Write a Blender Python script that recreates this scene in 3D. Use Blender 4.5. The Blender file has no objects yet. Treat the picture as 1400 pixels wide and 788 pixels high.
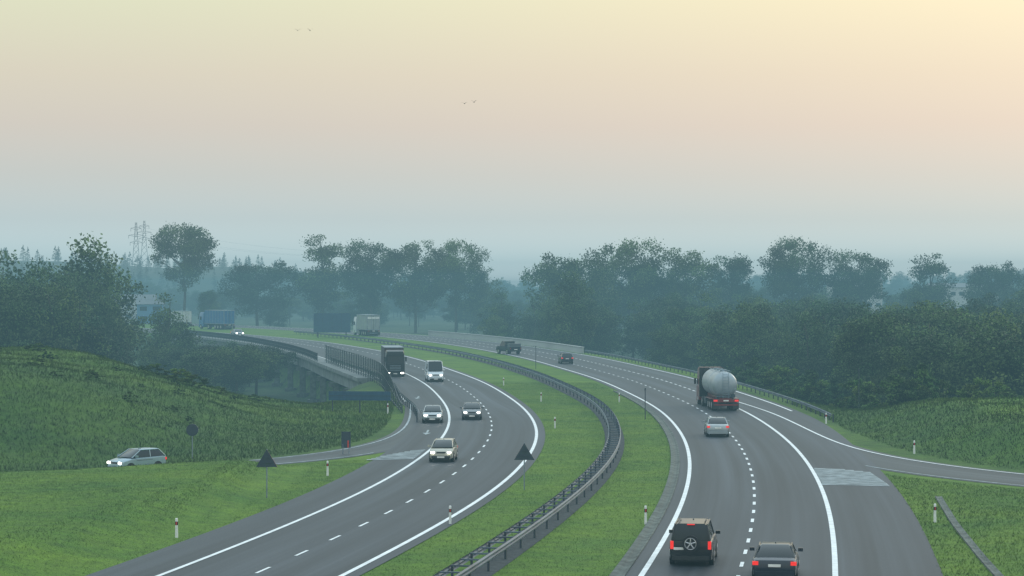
import bpy, math, random
import numpy as np
from mathutils import Vector
random.seed(7); rng=np.random.default_rng(7)
scene=bpy.context.scene
scene.view_settings.view_transform='Standard'; scene.view_settings.look='None'; scene.view_settings.exposure=0

def lin(r,g,b):
    def f(c):
        c/=255.0
        return c/12.92 if c<=0.04045 else ((c+0.055)/1.055)**2.4
    return (f(r),f(g),f(b))
def ss(a,b,x):
    t=np.clip((x-a)/(b-a),0,1); return t*t*(3-2*t)

# ---------------------------------------------------------------- materials
MATS={}
def newmat(name):
    m=bpy.data.materials.new(name); m.use_nodes=True; MATS[name]=m
    nt=m.node_tree; b=nt.nodes['Principled BSDF']; return m,nt,b
def simple(name,col,rough=0.6,metal=0.0,emit=None,es=0.0,noise=0.12,scale=3.0,coat=0.0,spec=None):
    m,nt,b=newmat(name)
    b.inputs['Roughness'].default_value=rough; b.inputs['Metallic'].default_value=metal
    if coat: b.inputs['Coat Weight'].default_value=coat
    if spec is not None: b.inputs['Specular IOR Level'].default_value=spec
    n=nt.nodes.new('ShaderNodeTexNoise'); n.inputs['Scale'].default_value=scale; n.inputs['Detail'].default_value=4
    tc=nt.nodes.new('ShaderNodeTexCoord'); nt.links.new(tc.outputs['Object'],n.inputs['Vector'])
    r=nt.nodes.new('ShaderNodeValToRGB'); nt.links.new(n.outputs['Fac'],r.inputs['Fac'])
    r.color_ramp.elements[0].position=0.3; r.color_ramp.elements[1].position=0.7
    r.color_ramp.elements[0].color=tuple(c*(1-noise) for c in col)+(1,)
    r.color_ramp.elements[1].color=tuple(min(1,c*(1+noise)) for c in col)+(1,)
    nt.links.new(r.outputs['Color'],b.inputs['Base Color'])
    if emit:
        b.inputs['Emission Color'].default_value=tuple(emit)+(1,); b.inputs['Emission Strength'].default_value=es
    return m
def upnormal(nt,b,k=0.85):
    g=nt.nodes.new('ShaderNodeNewGeometry'); m=nt.nodes.new('ShaderNodeMix'); m.data_type='VECTOR'; m.inputs[0].default_value=k
    nt.links.new(g.outputs['Normal'],m.inputs[4]); m.inputs[5].default_value=(0,0,1)
    n=nt.nodes.new('ShaderNodeVectorMath'); n.operation='NORMALIZE'; nt.links.new(m.outputs[1],n.inputs[0]); nt.links.new(n.outputs[0],b.inputs['Normal'])
def vcol(name,rough=0.8,nscale=(0.35,5.0),bump=0.3,spec=0.2,amp=1.0):
    m,nt,b=newmat(name); b.inputs['Roughness'].default_value=rough; b.inputs['Specular IOR Level'].default_value=spec
    a=nt.nodes.new('ShaderNodeAttribute'); a.attribute_name='col'
    g=nt.nodes.new('ShaderNodeNewGeometry')
    prev=a.outputs['Color']
    for i,s in enumerate(nscale):
        n=nt.nodes.new('ShaderNodeTexNoise'); n.inputs['Scale'].default_value=s; n.inputs['Detail'].default_value=5
        n.inputs['Roughness'].default_value=0.65
        nt.links.new(g.outputs['Position'],n.inputs['Vector'])
        r=nt.nodes.new('ShaderNodeValToRGB'); nt.links.new(n.outputs['Fac'],r.inputs['Fac'])
        r.color_ramp.elements[0].position=0.3; r.color_ramp.elements[1].position=0.72
        if i==0:
            r.color_ramp.elements[0].color=(0.58,0.72,0.75,1); r.color_ramp.elements[1].color=(1.5,1.22,0.95,1)
        else:
            r.color_ramp.elements[0].color=(0.70,0.72,0.70,1); r.color_ramp.elements[1].color=(1.26,1.26,1.2,1)
        mx=nt.nodes.new('ShaderNodeMix'); mx.data_type='RGBA'; mx.blend_type='MULTIPLY'; mx.inputs[0].default_value=1
        nt.links.new(prev,mx.inputs[6]); nt.links.new(r.outputs['Color'],mx.inputs[7]); prev=mx.outputs[2]
        last=n
    nt.links.new(prev,b.inputs['Base Color'])
    if bump:
        bp=nt.nodes.new('ShaderNodeBump'); bp.inputs['Strength'].default_value=bump; bp.inputs['Distance'].default_value=0.15
        nt.links.new(last.outputs['Fac'],bp.inputs['Height']); nt.links.new(bp.outputs['Normal'],b.inputs['Normal'])
    else: upnormal(nt,b,.93)
    return m
M_terr=vcol('terrain_grass',nscale=(0.12,1.1,7.0),bump=0.3)
M_blade=vcol('grass_blades',nscale=(0.12,1.1),bump=0)
def leafmat(name):
    m,nt,b=newmat(name); b.inputs['Roughness'].default_value=0.7; b.inputs['Specular IOR Level'].default_value=0.15
    a=nt.nodes.new('ShaderNodeAttribute'); a.attribute_name='col'
    oi=nt.nodes.new('ShaderNodeObjectInfo'); r=nt.nodes.new('ShaderNodeValToRGB')
    nt.links.new(oi.outputs['Random'],r.inputs['Fac'])
    r.color_ramp.elements[0].color=(0.5,0.62,0.78,1); r.color_ramp.elements[1].color=(1.45,1.22,0.9,1)
    mx=nt.nodes.new('ShaderNodeMix'); mx.data_type='RGBA'; mx.blend_type='MULTIPLY'; mx.inputs[0].default_value=1
    nt.links.new(a.outputs['Color'],mx.inputs[6]); nt.links.new(r.outputs['Color'],mx.inputs[7])
    nt.links.new(mx.outputs[2],b.inputs['Base Color']); upnormal(nt,b,.3); return m
M_leaf=leafmat('foliage')
M_bark=simple('bark',(0.06,0.05,0.04),0.9,scale=6,noise=.4)

def asphalt(name,base):
    m,nt,b=newmat(name); b.inputs['Roughness'].default_value=0.6; b.inputs['Specular IOR Level'].default_value=0.3
    uv=nt.nodes.new('ShaderNodeUVMap'); uv.uv_map='st'
    def noise(sc,scale,det=3):
        mp=nt.nodes.new('ShaderNodeMapping'); mp.inputs['Scale'].default_value=sc
        nt.links.new(uv.outputs['UV'],mp.inputs['Vector'])
        n=nt.nodes.new('ShaderNodeTexNoise'); n.inputs['Scale'].default_value=scale; n.inputs['Detail'].default_value=det
        nt.links.new(mp.outputs['Vector'],n.inputs['Vector']); return n
    prev=None
    col=nt.nodes.new('ShaderNodeRGB'); col.outputs[0].default_value=tuple(base)+(1,); prev=col.outputs[0]
    for sc,scale,lo,hi in (((1,0.015,1),0.75,0.58,1.42),((1,0.06,1),0.35,0.78,1.22),((1,1,1),9.0,0.85,1.15),((3,0.01,1),1.0,0.80,1.18)):
        n=noise(sc,scale); r=nt.nodes.new('ShaderNodeMapRange'); r.inputs[1].default_value=.3; r.inputs[2].default_value=.7
        r.inputs[3].default_value=lo; r.inputs[4].default_value=hi
        nt.links.new(n.outputs['Fac'],r.inputs[0])
        mx=nt.nodes.new('ShaderNodeVectorMath'); mx.operation='SCALE'
        nt.links.new(prev,mx.inputs[0]); nt.links.new(r.outputs[0],mx.inputs['Scale']); prev=mx.outputs[0]
    nt.links.new(prev,b.inputs['Base Color']); return m
M_asph=asphalt('asphalt',(0.033,0.040,0.050)); M_asph2=asphalt('asphalt_ramp',(0.046,0.054,0.06))
M_paint=simple('road_paint',(0.72,0.77,0.80),0.5,noise=.15,scale=1.5)
M_paintw=simple('road_paint_worn',(0.30,0.36,0.39),0.6,noise=.5,scale=1.2)
M_conc=simple('concrete',(0.17,0.19,0.195),0.85,noise=.3,scale=0.5)
M_parap=simple('parapet_concrete',(0.36,0.38,0.38),0.85,noise=.12,scale=0.08)
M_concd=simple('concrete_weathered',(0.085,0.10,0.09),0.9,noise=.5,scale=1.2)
M_white=simple('white_plastic',(0.72,0.73,0.72),0.5)
M_black=simple('black_plastic',(0.015,0.016,0.018),0.5)
M_railshade=simple('median_shade',(0.03,0.038,0.043),0.95,noise=.5,scale=3)  # dark colour standing in for the shade inside the median guardrail
M_steel=simple('galvanised_steel',(0.22,0.27,0.32),0.5,metal=0.5,noise=.25)
M_rail=simple('guardrail_steel',(0.075,0.105,0.14),0.55,metal=0.3,noise=.35,scale=.6)
M_steeld=simple('dark_steel',(0.04,0.055,0.07),0.6,metal=0.2,noise=.3)
M_tyre=simple('tyre',(0.018,0.018,0.02),0.85)
M_rim=simple('wheel_rim',(0.5,0.5,0.52),0.3,metal=.8)
M_glass=simple('car_glass',(0.012,0.016,0.02),0.08,noise=.05,spec=.35)
M_head=simple('headlight',(0.9,0.9,0.85),0.2,emit=(1,0.96,0.85),es=16)
M_headoff=simple('headlight_unlit',(0.6,0.62,0.62),0.15)
M_tail=simple('tail_light',(0.35,0.01,0.01),0.3,emit=(1,0.03,0.02),es=0.8)
M_tailoff=simple('tail_light_unlit',(0.25,0.015,0.015),0.3)
M_plate=simple('number_plate',(0.75,0.75,0.72),0.5)
M_red=simple('red_reflector',(0.5,0.03,0.02),0.4)
M_signback=simple('sign_back',(0.025,0.04,0.055),0.6)
M_blue=simple('sign_blue',(0.02,0.065,0.13),0.45)
def paint(name,c,metal=.25,rough=.32): return simple(name,c,rough,metal=metal,coat=.4,noise=.03)

# ---------------------------------------------------------------- mesh builder
class MB:
    def __init__(s): s.v=[];s.f=[];s.m=[];s.mats=[]
    def mi(s,mat):
        if mat not in s.mats: s.mats.append(mat)
        return s.mats.index(mat)
    def add(s,vs,fs,mat):
        o=len(s.v); s.v+= [tuple(v) for v in vs]; k=s.mi(mat)
        for f in fs: s.f.append(tuple(i+o for i in f)); s.m.append(k)
    def box(s,c,d,mat,top=(1,1),rz=0,shift=(0,0)):
        x,y,z=d[0]/2,d[1]/2,d[2]/2
        vs=[]
        for dz,t,sh in ((-z,(1,1),(0,0)),(z,top,shift)):
            for sx,sy in ((-1,-1),(1,-1),(1,1),(-1,1)):
                px,py=sx*x*t[0]+sh[0],sy*y*t[1]+sh[1]
                vs.append((c[0]+px*math.cos(rz)-py*math.sin(rz),c[1]+px*math.sin(rz)+py*math.cos(rz),c[2]+dz))
        s.add(vs,[(3,2,1,0),(4,5,6,7),(0,1,5,4),(1,2,6,5),(2,3,7,6),(3,0,4,7)],mat)
    def cyl(s,p0,p1,r0,r1=None,n=12,mat=None,caps=True):
        if r1 is None:r1=r0
        p0=Vector(p0);p1=Vector(p1);d=(p1-p0).normalized()
        a=d.orthogonal().normalized();b=d.cross(a)
        vs=[]
        for p,r in ((p0,r0),(p1,r1)):
            for i in range(n):
                t=2*math.pi*i/n; vs.append(p+a*math.cos(t)*r+b*math.sin(t)*r)
        fs=[(i,(i+1)%n,n+(i+1)%n,n+i) for i in range(n)]
        if caps: fs+= [tuple(range(n-1,-1,-1)),tuple(range(n,2*n))]
        s.add(vs,fs,mat)
    def loft(s,rings,matf,cap0=None,cap1=None):
        n=len(rings[0])
        o=len(s.v)
        for r in rings: s.v+=[tuple(p) for p in r]
        for i in range(len(rings)-1):
            for j in range(n):
                a=o+i*n+j;b=o+i*n+(j+1)%n
                s.f.append((a,b,b+n,a+n)); s.m.append(s.mi(matf(i,j)))
        if cap0: s.f.append(tuple(o+j for j in range(n-1,-1,-1))); s.m.append(s.mi(cap0))
        if cap1:
            q=o+(len(rings)-1)*n; s.f.append(tuple(q+j for j in range(n))); s.m.append(s.mi(cap1))
    def build(s,name,loc=(0,0,0),rz=0,scale=1,bevel=0,smooth=False):
        me=bpy.data.meshes.new(name); me.from_pydata(s.v,[],s.f); me.update()
        for m in s.mats: me.materials.append(m)
        me.polygons.foreach_set('material_index',s.m)
        ob=bpy.data.objects.new(name,me); scene.collection.objects.link(ob)
        ob.location=loc; ob.rotation_euler=(0,0,rz); ob.scale=(scale,)*3
        if bevel:
            b=ob.modifiers.new('b','BEVEL'); b.width=bevel; b.segments=2; b.limit_method='ANGLE'; b.angle_limit=math.radians(35)
        if smooth:
            me.polygons.foreach_set('use_smooth',[True]*len(s.f))
            try: me.set_sharp_from_angle(angle=math.radians(38))
            except Exception: pass
        return ob

# ---------------------------------------------------------------- road alignment (world metres, camera bridge at origin)
YS=np.arange(20,860,1.0)
def curve(pts,sig=16):
    p=np.array(pts,float); y=np.arange(-80,1000,1.0)
    x=np.interp(y,p[:,0],p[:,1])
    lo=y<p[0,0]; x[lo]=p[0,1]+(y[lo]-p[0,0])*(p[1,1]-p[0,1])/(p[1,0]-p[0,0])
    hi=y>p[-1,0]; x[hi]=p[-1,1]+(y[hi]-p[-1,0])*(p[-1,1]-p[-2,1])/(p[-1,0]-p[-2,0])
    k=np.exp(-0.5*(np.arange(-60,61)/sig)**2);k/=k.sum()
    xs=np.convolve(x,k,'same'); return np.interp(YS,y,xs)
R1=curve([(40,-3),(65,1.6),(91,5.5),(117,9.2),(144,11.9),(171,13.7),(212,14.5),(277,11.3),(360,2.4),(424,-8.5),(467,-18),(522,-34),(580,-57),(640,-88),(800,-195)])
L2=curve([(40,-17.5),(65,-11.8),(91,-6.7),(117,-2.2),(136,0.2),(164,2.0),(180,2.4),(212,1.5),(267,-2.9),(313,-9),(360,-16),(400,-24),(461,-39),(522,-60),(580,-87),(640,-118),(700,-155),(800,-220)])
MC=curve([(60,-7.2),(91,-1.4),(116,2.9),(144,6.5),(171,8.4),(212,8.8),(277,4.0),(330,-2.2),(379,-10),(430,-21),(480,-34),(540,-53),(600,-80),(800,-205)])
def normals(x,y=YS):
    dx=np.gradient(x);dy=np.gradient(y);l=np.hypot(dx,dy); return dy/l,-dx/l
def off(x,o,y=YS):
    nx,ny=normals(x,y); return x+nx*o, y+ny*o
eL=3.0+1.6*ss(190,235,YS)+3.0*ss(250,350,YS)
eR=4.4+0.8*ss(150,200,YS)
LW=7.4; RW=7.9
ELx,ELy=off(L2,-(LW+eL)); ERx,ERy=off(R1,RW+eR); L2e=off(L2,0.7); R1e=off(R1,-0.7)
fEL=lambda Y:np.interp(Y,ELy,ELx); fER=lambda Y:np.interp(Y,ERy,ERx)
def at(x,Y,o=0):
    i=int(np.clip(round(Y-20),1,len(YS)-2)); nx,ny=normals(x)
    return (x[i]+nx[i]*o, YS[i]+ny[i]*o, math.atan2(x[i+1]-x[i-1],2.0))
def poly(pts,step=1.0,sig=4):
    p=np.array(pts,float); d=np.r_[0,np.cumsum(np.hypot(*np.diff(p,axis=0).T))]
    n=80; t=np.linspace(0,d[-1],n); x=np.interp(t,d,p[:,0]); y=np.interp(t,d,p[:,1])
    def g(a):
        k=np.exp(-0.5*(np.arange(-9,10)/sig)**2);k/=k.sum()
        e=np.r_[a[0]-(a[1]-a[0])*np.arange(9,0,-1),a,a[-1]+(a[-1]-a[-2])*np.arange(1,10)]
        return np.convolve(e,k,'valid')
    return g(x),g(y)
LRf=[(-10.8,222),(-9.6,196),(-9.4,177),(-10.8,164),(-14.5,152.5),(-22,145),(-36,136.2),(-60,123.8),(-100,106.5)]
LRn=[(-6.5,212),(-6.0,190),(-6.2,170),(-8.0,157),(-13.0,147.5),(-21,140.5),(-35,132),(-59,120),(-99,103)]
RRf=[(22.5,245),(25.2,205),(25.2,178),(25.3,160),(27.8,148),(32.5,138),(45,124),(80,100)]
RRn=[(17.5,240),(20.0,200),(20.5,172),(21,152),(23.4,140),(29.8,130),(42,116.5),(77,93)]
LRf,LRn,RRf,RRn=[poly(p) for p in (LRf,LRn,RRf,RRn)]
LRc=((LRf[0]+LRn[0])/2,(LRf[1]+LRn[1])/2); RRc=((RRf[0]+RRn[0])/2,(RRf[1]+RRn[1])/2)
def pdist(X,Y,c):
    d=np.full(X.shape,1e9)
    for i in range(0,80): d=np.minimum(d,np.hypot(X-c[0][i],Y-c[1][i]))
    return d
def wob(X,Y):
    return (np.sin(X*.21+1)*np.cos(Y*.17)+.6*np.sin(X*.43+Y*.31)+.4*np.cos(X*.9-Y*.7))
oL=np.argsort(LRc[0]); oR=np.argsort(RRc[0])
fyl=lambda X:np.interp(X,LRc[0][oL],LRc[1][oL]); fyr=lambda X:np.interp(X,RRc[0][oR],RRc[1][oR])
def height(X,Y):
    X=np.asarray(X,float);Y=np.asarray(Y,float)
    Yc=np.clip(Y,20,850)
    dl=fEL(Yc)-X; dr=X-fER(Yc); z=np.zeros(X.shape)
    near=Y<260
    dL=np.where(near,pdist(X,np.where(near,Y,1e6),LRc),1e6); dR=np.where(near,pdist(X,np.where(near,Y,1e6),RRc),1e6)
    yl=fyl(X); yr=fyr(X)
    left=dl>0; right=dr>0
    d=np.minimum(dL-3.9,np.where(Y>170,dl-0.8,1e3))
    hill=6.2*(1-ss(-30,-10.5,X))*ss(0,34,d)*(1-ss(196,238,Y+.25*(X+30)))
    hill=hill+0.18*wob(X,Y)*ss(3,12,d)*(1-ss(-16,-12,X))*(1-ss(210,240,Y))
    z=z+np.where(left&(Y>yl),hill,0)
    lawn=0.92*ss(-.3,3.0,dL-3.1)*(1-ss(-17.8,-13,X))*ss(0.3,6,dl)
    z=z+np.where(left&(Y<=yl),lawn+0.05*wob(X,Y)*ss(1,6,dl)*ss(4,7,dL),0)
    # valley crossed by the viaduct (goes in under the deck edge)
    u=ss(268,300,Y)*(1-ss(525,560,Y))
    v=-7.0*ss(1.0-6.0*u,14-12.8*u,dl)*ss(214,290,Y)*(1-0.75*ss(520,640,Y))
    z=z+np.where(dl>-6,v+0.25*wob(X*.5,Y*.5)*ss(8,18,dl)*ss(260,300,Y),0)
    d=np.minimum(dR-4.6,np.where(Y>165,dr-1.5,1e3))
    md=2.3*ss(0,9,d)*(1-ss(182,222,Y))+0.5*ss(9,30,d)*(1-ss(180,215,Y))+0.12*wob(X,Y)*ss(2,8,d)
    z=z+np.where(right&(Y>yr)&(Y>100),md,0)
    z=z+np.where(right&(Y<=yr),0.05*wob(X,Y)*ss(1,6,dr)*ss(0.5,4,dR-4.4),0)
    e=-7.5*ss(1.5,24,dr)*ss(196,240,Y)*(1-0.5*ss(500,700,Y))
    z=z+np.where(right,e+0.3*wob(X*.4,Y*.4)*ss(15,30,dr)*ss(215,250,Y),0)
    s=X/np.maximum(Y,1)
    a=np.interp(s,[-.3,-.2,-.1,-0.03,0.03,.1,.25],[33,32,26,11,6,13,19])
    z=z+a*ss(1050,1950,Y)*(1+.06*np.sin(X*.012)+.05*np.sin(X*.031+2))
    return z
def h1(x,y): return float(height(np.array([x]),np.array([y]))[0])

def np_mesh(name,V,F,mats,col=None,link=True,midx=None):
    me=bpy.data.meshes.new(name); n=F.shape[1]
    me.vertices.add(len(V)); me.vertices.foreach_set('co',V.astype(np.float32).ravel())
    me.loops.add(F.size); me.loops.foreach_set('vertex_index',F.astype(np.int32).ravel())
    me.polygons.add(len(F)); me.polygons.foreach_set('loop_start',np.arange(0,F.size,n,dtype=np.int32))
    me.polygons.foreach_set('loop_total',np.full(len(F),n,dtype=np.int32))
    for m in mats: me.materials.append(m)
    if midx is not None: me.polygons.foreach_set('material_index',midx.astype(np.int32))
    me.update(calc_edges=True); me.validate()
    if col is not None:
        a=me.attributes.new('col','FLOAT_COLOR','POINT'); c=np.ones((len(V),4),np.float32); c[:,:3]=col
        a.data.foreach_set('color',c.ravel())
    if not link: return me
    ob=bpy.data.objects.new(name,me); scene.collection.objects.link(ob); return ob

# ---------------------------------------------------------------- terrain
gx=np.concatenate([-np.geomspace(300,5000,24)[::-1][:-1],np.arange(-300,-90,3.0),np.arange(-90,90,1.2),np.arange(90,200,4.0),np.geomspace(200,5000,26)])
gy=np.concatenate([[-300,-100,-40,0],np.arange(20,270,1.25),np.arange(270,860,3.0),np.geomspace(860,9000,50)])
GX,GY=np.meshgrid(gx,gy); GZ=height(GX,GY)
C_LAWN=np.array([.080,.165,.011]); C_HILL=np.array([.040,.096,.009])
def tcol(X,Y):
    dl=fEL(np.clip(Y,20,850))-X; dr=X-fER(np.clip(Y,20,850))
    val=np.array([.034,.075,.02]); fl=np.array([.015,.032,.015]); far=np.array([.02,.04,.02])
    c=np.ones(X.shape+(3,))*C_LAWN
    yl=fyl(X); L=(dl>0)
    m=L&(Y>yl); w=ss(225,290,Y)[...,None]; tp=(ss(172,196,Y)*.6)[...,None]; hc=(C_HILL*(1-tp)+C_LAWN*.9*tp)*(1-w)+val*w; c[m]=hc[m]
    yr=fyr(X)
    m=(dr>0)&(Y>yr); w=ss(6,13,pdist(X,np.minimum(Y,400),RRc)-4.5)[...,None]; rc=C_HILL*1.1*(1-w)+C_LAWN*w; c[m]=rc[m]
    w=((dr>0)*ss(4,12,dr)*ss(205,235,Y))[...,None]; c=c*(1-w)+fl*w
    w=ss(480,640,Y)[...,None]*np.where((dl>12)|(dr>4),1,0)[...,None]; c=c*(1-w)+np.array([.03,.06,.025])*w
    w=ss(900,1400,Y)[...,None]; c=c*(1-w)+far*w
    return c
V=np.stack([GX,GY,GZ],-1).reshape(-1,3); ny,nx=GX.shape
idx=np.arange(ny*nx).reshape(ny,nx)
F=np.stack([idx[:-1,:-1],idx[:-1,1:],idx[1:,1:],idx[1:,:-1]],-1).reshape(-1,4)
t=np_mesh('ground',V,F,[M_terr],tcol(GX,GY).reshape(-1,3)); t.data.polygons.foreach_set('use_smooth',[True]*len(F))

# ---------------------------------------------------------------- road sheets
def sheet(name,ax,ay,bx,by,z,mat,lat=8):
    n=len(ax); cols=[]
    for k in range(lat+1):
        f=k/lat; cols.append(np.stack([ax*(1-f)+bx*f,ay*(1-f)+by*f,np.full(n,z)],-1))
    Vv=np.stack(cols,1).reshape(-1,3); ix=np.arange(n*(lat+1)).reshape(n,lat+1)
    Ff=np.stack([ix[:-1,:-1],ix[:-1,1:],ix[1:,1:],ix[1:,:-1]],-1).reshape(-1,4)
    ob=np_mesh(name,Vv,Ff,[mat]); me=ob.data
    s=np.r_[0,np.cumsum(np.hypot(np.diff((ax+bx)/2),np.diff((ay+by)/2)))]
    w=np.hypot(bx-ax,by-ay); U=np.stack([np.stack([w*k/lat for k in range(lat+1)],1),np.repeat(s[:,None],lat+1,1)],-1).reshape(-1,2)
    uv=me.uv_layers.new(name='st'); li=np.zeros(len(me.loops),np.int32); me.loops.foreach_get('vertex_index',li)
    uv.data.foreach_set('uv',U[li].astype(np.float32).ravel()); return ob
sheet('motorway_carriageway',ELx,ELy,*L2e,0.03,M_asph)
sheet('motorway_carriageway',*R1e,ERx,ERy,0.03,M_asph)
sheet('slip_road',LRf[0],LRf[1],LRn[0],LRn[1],0.018,M_asph2,4)
sheet('slip_road',RRn[0],RRn[1],RRf[0],RRf[1],0.018,M_asph2,4)
mk=MB()
def line(x,y,a,b,z,mat,mask=None,dash=None,mb=mk):
    nx_,ny_=normals(x,y); s=np.r_[0,np.cumsum(np.hypot(np.diff(x),np.diff(y)))]
    def pt(d,o):
        X=np.interp(d,s,x);Y=np.interp(d,s,y);NX=np.interp(d,s,nx_);NY=np.interp(d,s,ny_); return (X+NX*o,Y+NY*o,z)
    i0,i1=mask if mask else (0,s[-1])
    if dash:
        d=i0
        while d<i1:
            mb.add([pt(d,a),pt(d,b),pt(d+dash[0],b),pt(d+dash[0],a)],[(0,1,2,3)],mat); d+=dash[1]
    else:
        ds=np.arange(i0,i1,1.5); n=len(ds); vs=[]
        for d in ds: vs+= [pt(d,a),pt(d,b)]
        mb.add(vs,[(2*i,2*i+1,2*i+3,2*i+2) for i in range(n-1)],mat)
def sY(x,Y):
    s=np.r_[0,np.cumsum(np.hypot(np.diff(x),np.diff(YS)))]; return float(np.interp(Y,YS,s))
Z=0.045
line(L2,YS,-.12,.12,Z,M_paint); line(R1,YS,-.12,.12,Z,M_paint)
line(L2,YS,-LW-.11,-LW+.11,Z,M_paint,(0,sY(L2,300))); line(L2,YS,-LW-.1,-LW+.1,Z,M_paint,(sY(L2,300),sY(L2,800)),(2,4))
line(R1,YS,RW-.12,RW+.12,Z,M_paint,(0,sY(R1,215))); line(R1,YS,RW-.1,RW+.1,Z,M_paint,(sY(R1,215),sY(R1,800)),(2,4))
line(L2,YS,-LW/2-.07,-LW/2+.07,Z,M_paint,None,(2,6)); line(R1,YS,RW/2-.08,RW/2+.08,Z,M_paint,None,(1.6,4.4))
line(ERx,ERy,-.75,-.53,Z,M_paint,(192,800)); line(ELx,ELy,.5,.7,Z,M_paint,(205,800))
line(LRf[0],LRf[1],-.62,-.45,Z,M_paintw,(0,85)); line(RRf[0],RRf[1],.6,.8,Z,M_paint)
line(LRn[0],LRn[1],.3,.45,Z,M_paintw,(56,85)); line(RRn[0],RRn[1],-.5,-.35,Z,M_paintw,(95,170))
for i in range(17):
    y0=130.5+i*0.72; xl=at(R1,y0+.6,RW+.25)[0]; xr=float(np.interp(y0,[128,132,140,144],[22.3,22.6,22.9,20.3]))
    mk.add([(xl,y0+.9,Z),(xr,y0,Z),(xr,y0+.45,Z),(xl,y0+1.35,Z)],[(0,1,2,3)],M_paintw)
for i in range(9):
    y0=150+i*1.0; xr=at(L2,y0,-LW-.3)[0]; xl=float(np.interp(y0,[149,153,160],[-10.2,-9.2,-6.6]))
    if xr>xl+.3: mk.add([(xl,y0,Z),(xr,y0+1.0,Z),(xr,y0+1.5,Z),(xl,y0+.5,Z)],[(0,1,2,3)],M_paintw)
for yy,o in ((180,-LW-1.5),(205,-LW-1.9),(236,-LW-2.2)):
    X,Yy,_=at(L2,yy,o)
    mk.add([(X-.08,Yy-2.5,Z),(X+.08,Yy-2.5,Z),(X+.08,Yy+1,Z),(X-.08,Yy+1,Z)],[(0,1,2,3)],M_paintw)
    mk.add([(X-.35,Yy-2.5,Z),(X+.35,Yy-2.5,Z),(X,Yy-4.5,Z)],[(0,2,1)],M_paintw)
mk.build('road_markings')
g=MB()
def profile(x,y,prof,mat,i0,i1,step=2,mb=None,close=False):
    nx_,ny_=normals(x,y); ids=list(range(i0,i1,step)); n=len(prof); vs=[]
    for i in ids:
        for o,z in prof: vs.append((x[i]+nx_[i]*o,y[i]+ny_[i]*o,z))
    fs=[]
    for k in range(len(ids)-1):
        for j in range(n if close else n-1):
            a=k*n+j;b=k*n+(j+1)%n; fs.append((a,b,b+n,a+n))
    if close: fs+=[tuple(range(n)),tuple((len(ids)-1)*n+j for j in range(n-1,-1,-1))]
    mb.add(vs,fs,mat)
profile(R1,YS,[(-1.28,.02),(-1.27,.10),(-1.1,.10),(-.98,.04),(-.82,.04),(-.72,.09),(-.66,.09),(-.65,.02)],M_concd,20,230,2,g)
g.build('concrete_gutter')
g=MB(); dr=poly([(19.6,86),(20.6,96),(22.2,110),(24.1,124)])
nx_,ny_=normals(dr[0],dr[1]); vs=[]
for i in range(80):
    for o,zz in ((-.2,.0),(-.18,.06),(-.07,.03),(.07,.03),(.18,.06),(.2,.0)):
        X=dr[0][i]+nx_[i]*o;Y=dr[1][i]+ny_[i]*o; vs.append((X,Y,zz+.02))
g.add(vs,[(i*6+j,i*6+j+1,i*6+j+7,i*6+j+6) for i in range(79) for j in range(5)],M_concd); g.build('drain_channel')

def wbeam(side):
    return [(side*.0,.42),(side*.06,.47),(side*.06,.52),(side*.0,.57),(side*.06,.62),(side*.06,.68),(side*.0,.74)]
g=MB()
profile(MC,YS,[(-.75,.015),(.75,.015)],M_railshade,40,470,2,g)  # shade between the two rails, laid in as a dark ground strip
for sd in (-1,1):
    profile(MC,YS,[(sd*.42+a,z+.04) for a,z in wbeam(sd)],M_rail,40,520,2,g)
for i in range(40,520,2):
    X,Y,hd=at(MC,20+i)
    g.box((X,Y,.74),(.84,.10,.06),M_rail,rz=-hd)
    if i%4==0:
        for sd in (-1,1):
            x2,y2,_=at(MC,20+i,sd*.36); g.box((x2,y2,.36),(.09,.12,.76),M_steeld,rz=-hd)
g.build('median_guardrail')
g=MB(); o1=.9
profile(ERx,ERy,[(o1-a,z) for a,z in wbeam(1)],M_rail,172,362,2,g)
for i in range(172,362,3):
    nx_,ny_=normals(ERx,ERy); g.box((ERx[i]+nx_[i]*(o1+.1),ERy[i]+ny_[i]*(o1+.1),.33),(.1,.1,.8),M_steeld)
g.build('roadside_guardrail')
g=MB(); profile(ERx,ERy,[(.7,-.4),(.75,1.05),(1.05,1.05),(1.1,-.4)],M_parap,362,500,3,g,True)
profile(ERx,ERy,[(.62,1.053),(.62,1.18),(1.16,1.18),(1.16,1.053)],M_parap,362,500,3,g,True)
g.build('bridge_parapet_wall')
m,nt,b=newmat('barrier_panel'); b.inputs['Base Color'].default_value=(.045,.08,.075,1); b.inputs['Roughness'].default_value=.35
tr=nt.nodes.new('ShaderNodeBsdfTransparent'); mx=nt.nodes.new('ShaderNodeMixShader'); mx.inputs[0].default_value=.45
nt.links.new(tr.outputs[0],mx.inputs[1]); nt.links.new(b.outputs[0],mx.inputs[2]); nt.links.new(mx.outputs[0],nt.nodes['Material Output'].inputs['Surface'])
g=MB(); ne=normals(ELx,ELy)
def ep(i,o): return ELx[i]+ne[0][i]*o,ELy[i]+ne[1][i]*o
hb=lambda i:.9+1.9*float(ss(188,210,np.array(i*1.0)))
for i in range(186,321,3):
    x,y=ep(i,-.9); hh=hb(i); hh2=hb(i+3)
    x2,y2=ep(i+3,-.9)
    g.box((x,y,hh/2-.2),(.11,.11,hh+.4),M_steeld)
    g.add([(x,y,.35),(x2,y2,.35),(x2,y2,hh2-.1),(x,y,hh-.1)],[(0,1,2,3)],MATS['barrier_panel'])
    for f in (.12,.55,.98):
        g.cyl((x,y,hh*f),(x2,y2,hh2*f),.04,n=5,mat=M_steeld)
g.build('noise_barrier')
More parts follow.
